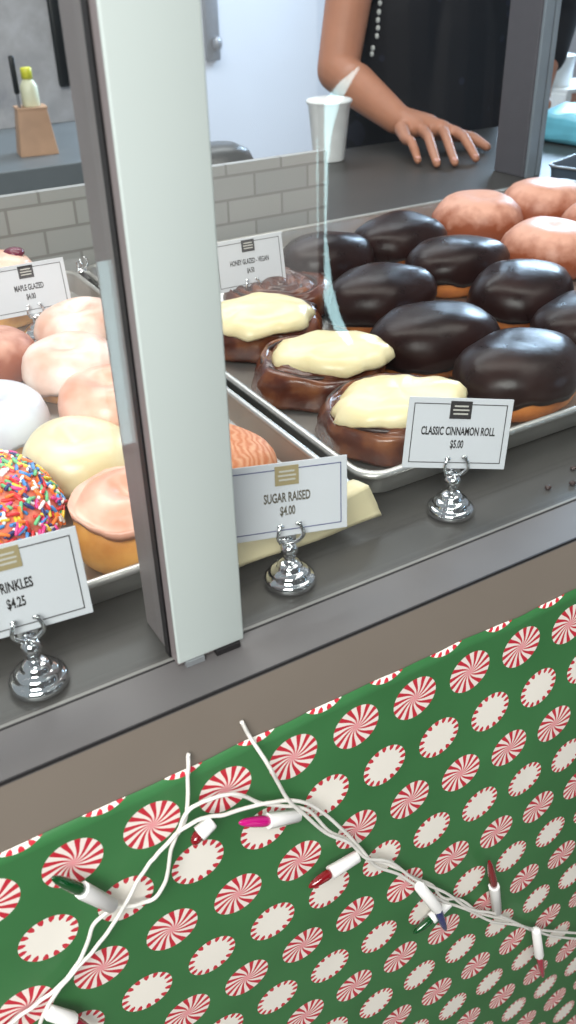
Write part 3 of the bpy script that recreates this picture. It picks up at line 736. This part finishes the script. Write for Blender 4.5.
parts += [ellipsoid(hc, (.076, .095, .112)), ellipsoid(hc+Vector((0, -.02, -.05)), (.058, .072, .062)), ellipsoid(hc+Vector((0, -.095, -.015)), (.014, .018, .024)),
          ellipsoid(hc+Vector((-.078, .005, -.01)), (.010, .018, .030)), ellipsoid(hc+Vector((.078, .005, -.01)), (.010, .018, .030))]
body = remesh('body', join(*parts), M['skin'], person, .0042, 7, .5)
hr = remesh('hair', join(ellipsoid(hc+Vector((0, .022, .022)), (.086, .092, .108)), ellipsoid(hc+Vector((0, .09, -.05)), (.06, .05, .09)), ellipsoid(hc+Vector((0, .115, .05)), (.04, .04, .04))), M['hair'], person, .006, 4)
for s_ in (-1, 1):
    e_ = obj('eye', ellipsoid(hc+Vector((s_*.031, -.0855, .008)), (.013, .010, .009)), M['eye'], person)
    obj('iris', ellipsoid(hc+Vector((s_*.031, -.094, .008)), (.0055, .003, .0055)), M['iris'], e_)
    obj('eyebrow', tube(spline([hc+Vector((s_*.014, -.092, .026)), hc+Vector((s_*.031, -.089, .032)), hc+Vector((s_*.05, -.078, .027))], 5), .003), M['hair'], person)
obj('lips', ellipsoid(hc+Vector((0, -.089, -.062)), (.022, .008, .008)), M['lip'], person)
for i in range(4):
    d = (tips[i]-knuck[i]).normalized()
    nl = obj('finger_nail', ellipsoid((0, 0, 0), (.0055, .0075, .0018), 12, 8), M['nail'], person)
    nl.location = tips[i]+Vector((0, 0, .0068))-d*.001; nl.rotation_euler = (.35, 0, math.atan2(d.x, -d.y))
# shirt
so_ = [chain([T(-.075, .01, .86), T(-.075, .01, 1.02), T(-.09, .0, 1.18), T(-.10, .01, 1.33), T(-.13, .0, 1.385)], [.150, .142, .135, .127, .074]),
       chain([T(.075, .01, .86), T(.075, .01, 1.02), T(.09, .0, 1.18), T(.10, .01, 1.33), T(.15, .0, 1.385)], [.150, .142, .135, .127, .074]),
       chain([T(0, -.01, .9), T(0, -.01, 1.15)], [.16, .15]),
       chain([T(-.16, 0, 1.385), T(.17, 0, 1.385)], [.066, .066]),
       chain([sh, sh.lerp(el, .42)], [.068, .066]), chain([sh2, el2, el2.lerp(wr2, .6)], [.068, .056, .046])]
shirt = remesh('shirt', join(*so_), M['shirt'], person, .007, 6)
from mathutils.bvhtree import BVHTree
bv = BVHTree.FromPolygons([v.co for v in shirt.data.vertices], [tuple(p.vertices) for p in shirt.data.polygons])
beads = []
for px, py in ((376, 3), (375, 12), (374, 20), (374, 28), (373, 36), (369, 48), (368, 54)):
    o_ = L(CAM); hit = bv.ray_cast(o_, ray(px+4, py).normalized())
    if hit[0]: beads.append(ellipsoid(hit[0], (.005, .005, .006), 10, 6))
if beads: obj('dotted_trim', join(*beads), M['trim'], person)
tr2 = [chain([T(-.085, .01, .93), T(.085, .01, .93)], [.138, .138])]
for s_ in (-1, 1): tr2.append(chain([T(s_*.095, .01, .90), T(s_*.10, .0, .49), T(s_*.10, .02, .11)], [.112, .078, .062]))
remesh('trousers', join(*tr2), M['jeans'], person, .009, 5)
for s_ in (-1, 1): obj('shoe', chain([T(s_*.10, .045, .05), T(s_*.11, -.15, .042)], [.050, .042]), M['shoe'], person)

# ------------------------------------------------------------------ light
w = bpy.data.worlds.new('World'); sc.world = w; w.use_nodes = True
w.node_tree.nodes['Background'].inputs[0].default_value = (.86, .94, 1, 1); w.node_tree.nodes['Background'].inputs[1].default_value = .28
def area(name, loc, target, sx_, sy_, power, col=(1, 1, 1)):
    l = bpy.data.lights.new(name, 'AREA'); l.shape = 'RECTANGLE'; l.size = sx_; l.size_y = sy_; l.energy = power; l.color = col
    o = bpy.data.objects.new(name, l); COL.objects.link(o); o.location = loc
    o.rotation_euler = (Vector(target)-Vector(loc)).to_track_quat('-Z', 'Y').to_euler(); return o
area('case_lamp', (.6, .85, 2.0), (.5, .75, H), 1.6, .3, 8.0, (1, .95, .88))
area('back_room_lamp', (1.2, 2.7, 2.9), (1.2, 3.3, 1.0), 2.0, .8, 33, (.93, .97, 1))  # added fill that brightens the back wall
area('daylight_window', (3.3, 3.0, 1.95), (.6, .7, H), 1.5, .7, 85, (.56, .76, 1))
area('ceiling_lamp', (-.8, -.8, 2.4), (.3, .4, .75), 1.2, 1.1, 54, (1, .98, .95))
sc.view_settings.view_transform = 'Standard'; sc.view_settings.look = 'None'; sc.view_settings.gamma = 1; sc.view_settings.use_curve_mapping = False
sc.view_settings.exposure = .55
